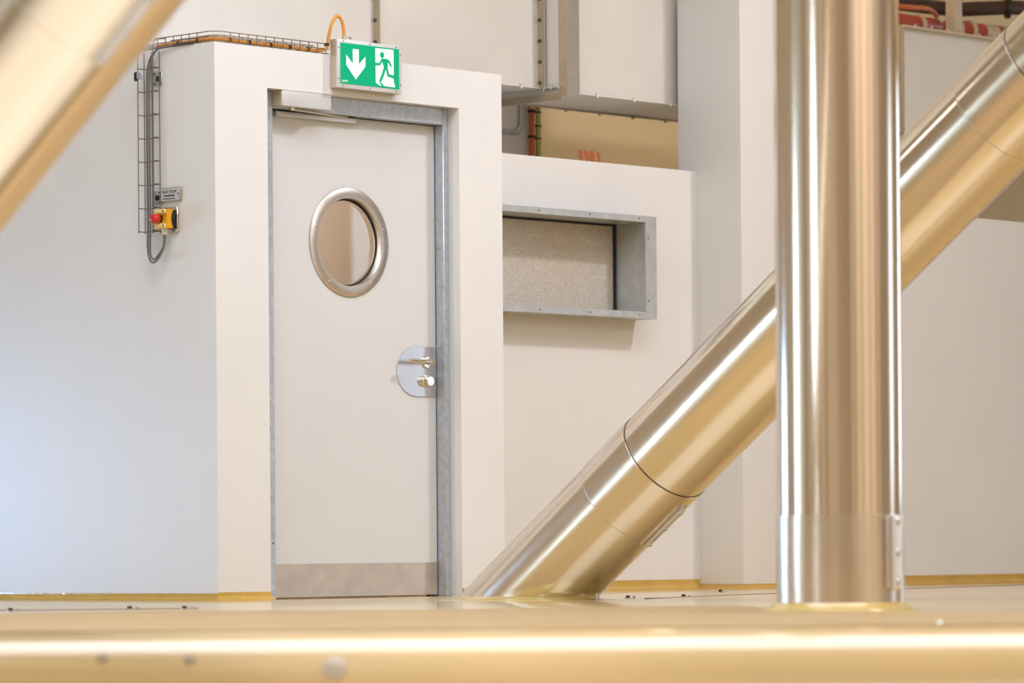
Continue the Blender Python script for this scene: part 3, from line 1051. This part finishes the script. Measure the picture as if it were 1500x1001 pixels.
fr = empty('support_frame', (0, 0, 0), 'brushed steel angle post and rail carrying the sheet metal duct', 'frame')
box('post_face', 'steel_flat', fr, 2.952, 3.034, .735, .742, 2.392, CEIL - .01)
box('post_side', 'duct_edge', fr, 2.945, 2.952, .735, .79, 2.392, CEIL - .01)
box('rail', 'duct_edge', fr, 2.950, 2.960, .79, 1.60, 2.378, 2.412)
box('rail_flange', 'duct', fr, 2.960, 3.0, .742, 1.60, 2.402, 2.406)
seat_empty(fr, (2.99, .74, 2.378))

# conduit and upright cables behind
cd = tag(tube('steel_conduit', 'galv', None, [(3.562, 1.629, 2.75), (3.562, 1.629, 2.40), (3.555, 1.629, 2.352), (3.530, 1.629, 2.328), (3.49, 1.629, 2.322), (3.10, 1.629, 2.318)], .0115, 10, 4),
         'bent grey conduit under the duct beside the door room', 'conduit')
oc2 = empty('upright_cable', (0, 0, 0), 'thick orange cable running straight down beside the tan wall', 'cable', 'upright cables under the duct')
tube('cable_run', 'redor', oc2, [(3.609, 1.6, 2.06), (3.609, 1.6, 2.9)], .016, 10)
for z in (2.30, 2.43):
    lathe('clamp', 'wire_dark', oc2, (3.609, 1.6, z), (0, 0, 1), [(0, .016), (0, .021), (.012, .021), (.012, .016)], 12)
seat_empty(oc2, (3.609, 1.6, 2.06))
gc = empty('upright_cable', (0, 0, 0), 'green-yellow cable running straight down beside the tan wall', 'cable', 'upright cables under the duct')
tube('cable_run', 'green', gc, [(3.656, 1.6, 2.06), (3.656, 1.6, 2.9)], .014, 10)
for z in (2.295, 2.36, 2.43):
    lathe('clamp', 'seam', gc, (3.656, 1.6, z), (0, 0, 1), [(0, .014), (0, .018), (.008, .018), (.008, .014)], 12)
seat_empty(gc, (3.656, 1.6, 2.06))
# loose coil of orange cable on the roof
pts = []
for i in range(52):
    a = 2 * math.pi * i / 16
    pts.append((3.27 + .040 * (i / 16) + .020 * math.cos(a) * .9, .95 + .01 * math.sin(a), 2.088 + .040 + .040 * math.sin(a)))
tag(tube('cable_coil', 'redor', None, pts, .006, 7), 'small red coil of cable lying on the roof of the window room', 'cable coil')

# ================================================================== PIPES ON TOP OF THE RIGHT DUCT
def band_pipe(name, label, x0, x1, y, z, r, bands, group, m='redpipe'):
    t = empty(name, (0, 0, 0), label, 'pipe', group)
    lathe('pipe_body', m, t, (x0, y, z), (1, 0, 0), [(0, 0), (0, r * .85), (.02, r), (x1 - x0 - .02, r), (x1 - x0, r * .85), (x1 - x0, 0)], 28)
    for b0, b1, mm, dr in bands:
        lathe('band', mm, t, (b0, y, z), (1, 0, 0), [(0, r), (0, r + dr), (b1 - b0, r + dr), (b1 - b0, r)], 28)
    seat_empty(t, ((x0 + x1) / 2, y, z - r))


band_pipe('red_pipe', 'short red pipe with a rounded end lying on the duct left of the strut', 5.55, 6.14, .95, 3.028, .046,
          [(5.955, 5.985, 'band', .006)], 'red pipes on the right duct')
band_pipe('red_pipe', 'red pipe with pale collars lying on the duct right of the strut', 6.25, 7.3, .97, 3.040, .046,
          [(6.262, 6.345, 'band', .004), (6.432, 6.46, 'band', .010), (6.563, 6.676, 'band', .004), (6.725, 7.28, 'band', .006)], 'red pipes on the right duct')
for x, z in ((5.975, 3.075), (6.446, 3.062)):
    pass
ho = empty('dark_hose', (0, 0, 0), 'dark brown hose with black clamps above the red pipes', 'hose')
tube('hose_body', 'hose', ho, [(5.2, 1.15, 3.17), (6.0, 1.12, 3.165), (6.42, 1.06, 3.165), (6.62, 1.0, 3.18), (6.90, .95, 3.205), (7.4, .95, 3.22)], .040, 14, 6)
for x, y, z in ((6.36, 1.02, 3.155), (6.79, .965, 3.195), (5.80, 1.08, 3.20)):
    bm = bmesh.new()
    ringp = [(x, y + .058 * math.cos(a_) * .4, z + .058 * math.sin(a_)) for a_ in []]
    lathe('clamp_ring', 'black', ho, (x, y, z), (.75, -.6, 0), [(0, .046), (-.004, .060), (.016, .060), (.012, .046), (0, .046)], 24)
    bm.free()
seat_empty(ho, (6.5, 1.05, 3.12))
tag(tube('orange_hose', 'redor', None, [(5.5, .88, 3.085), (5.8, .88, 3.098), (5.98, .9, 3.110), (6.08, .93, 3.105), (6.2, 1.0, 3.10)], .014, 8, 5),
    'thin orange hose lying across the left red pipe', 'hose')
st = empty('upright_strut', (0, 0, 0), 'pale steel channel strut standing on the right duct', 'strut')
box('web', 'strut', st, 6.02, 6.026, .742, .80, DZ1 + .014, CEIL - .01)
box('face', 'strut', st, 6.026, 6.085, .742, .748, DZ1 + .014, CEIL - .01)
box('lip', 'steel_flat', st, 6.075, 6.081, .735, .742, DZ1 + .014, CEIL - .01)
seat_empty(st, (6.05, .77, DZ1 + .014))

# ================================================================== SMALL THINGS ON THE FLOOR
def floor_bolt(x, y, label):
    t = empty('floor_bolt', (x, y, 0), label, 'bolt', 'bolts in the floor joints')
    lathe('washer', 'zinc', t, (x, y, -.001), (0, 0, 1), [(0, .016), (.004, .016), (.005, .008)], 14)
    b1 = bmesh.new()
    b_cyl(b1, (x, y, .003), (x, y, .012), .009, 6)
    new_obj('hex_head', b1, 'gasket', t, 40)
    lathe('stud', 'zinc', t, (x + .022, y - .016, -.001), (0, 0, 1), [(0, .008), (.010, .008), (.012, 0)], 8)
    seat_empty(t, (x, y, 0))


for (x, y, lb) in ((-2.084, -1.206, 'small floor bolt nearest the left picture edge'), (-1.613, -1.309, 'small floor bolt in the joint left of the door corner, second from the left'),
                   (-1.542, -1.528, 'small floor bolt in the joint, nearest to the corner of the door room'), (2.779, -.358, 'small floor bolt in front of the pillar foot'),
                   (1.087, -1.313, 'small floor bolt in the joint right of the slanting pipe foot'), (1.45, -1.30, 'small floor bolt in the joint below the window wall end'),
                   (4.45, -.10, 'small floor bolt right of the upright column near the right wall')):
    floor_bolt(x, y, lb)
# studs on the rounded platform edge
kp = floor_at((490 - 750) / 5810 * 10.26, DK - .125)
def kerb_stud(r_, drop, rad, label, m='kerb_stud'):
    a = math.acos(1 - drop / RB)
    base = floor_at(r_, DK)
    p = base - FW * (RB * math.sin(a)) + UP * (-RB + RB * math.cos(a))
    nrm = (-FW * math.sin(a) + UP * math.cos(a)).normalized()
    t = empty('edge_stud', p, label, 'stud', 'studs on the rounded platform edge')
    lathe('washer', m, t, p - nrm * .004, nrm, [(0, rad), (.006, rad), (.008, rad * .9), (.008, 0)], 20)
    lathe('cap', m, t, p + nrm * .003, nrm, [(0, rad * .8), (rad * .16, rad * .66), (rad * .28, rad * .35), (rad * .30, 0)], 20)
    seat_empty(t, p)
kerb_stud(-.459, .090, .034, 'large pale round stud blurred on the front platform edge')
kerb_stud(-1.060, .062, .016, 'small blurred stud on the platform edge nearest the left side', 'kerb_dark')
kerb_stud(-.835, .068, .016, 'small blurred stud on the platform edge between the other two', 'kerb_dark')
p = floor_at(1.135, 10.50)
t = empty('edge_stud', p, 'small bright bolt on the platform edge right of the column', 'stud', 'studs on the rounded platform edge')
lathe('cap', 'zinc', t, p + UP * -.001, (0, 0, 1), [(0, .014), (.008, .013), (.013, .008), (.014, 0)], 14)
seat_empty(t, p)
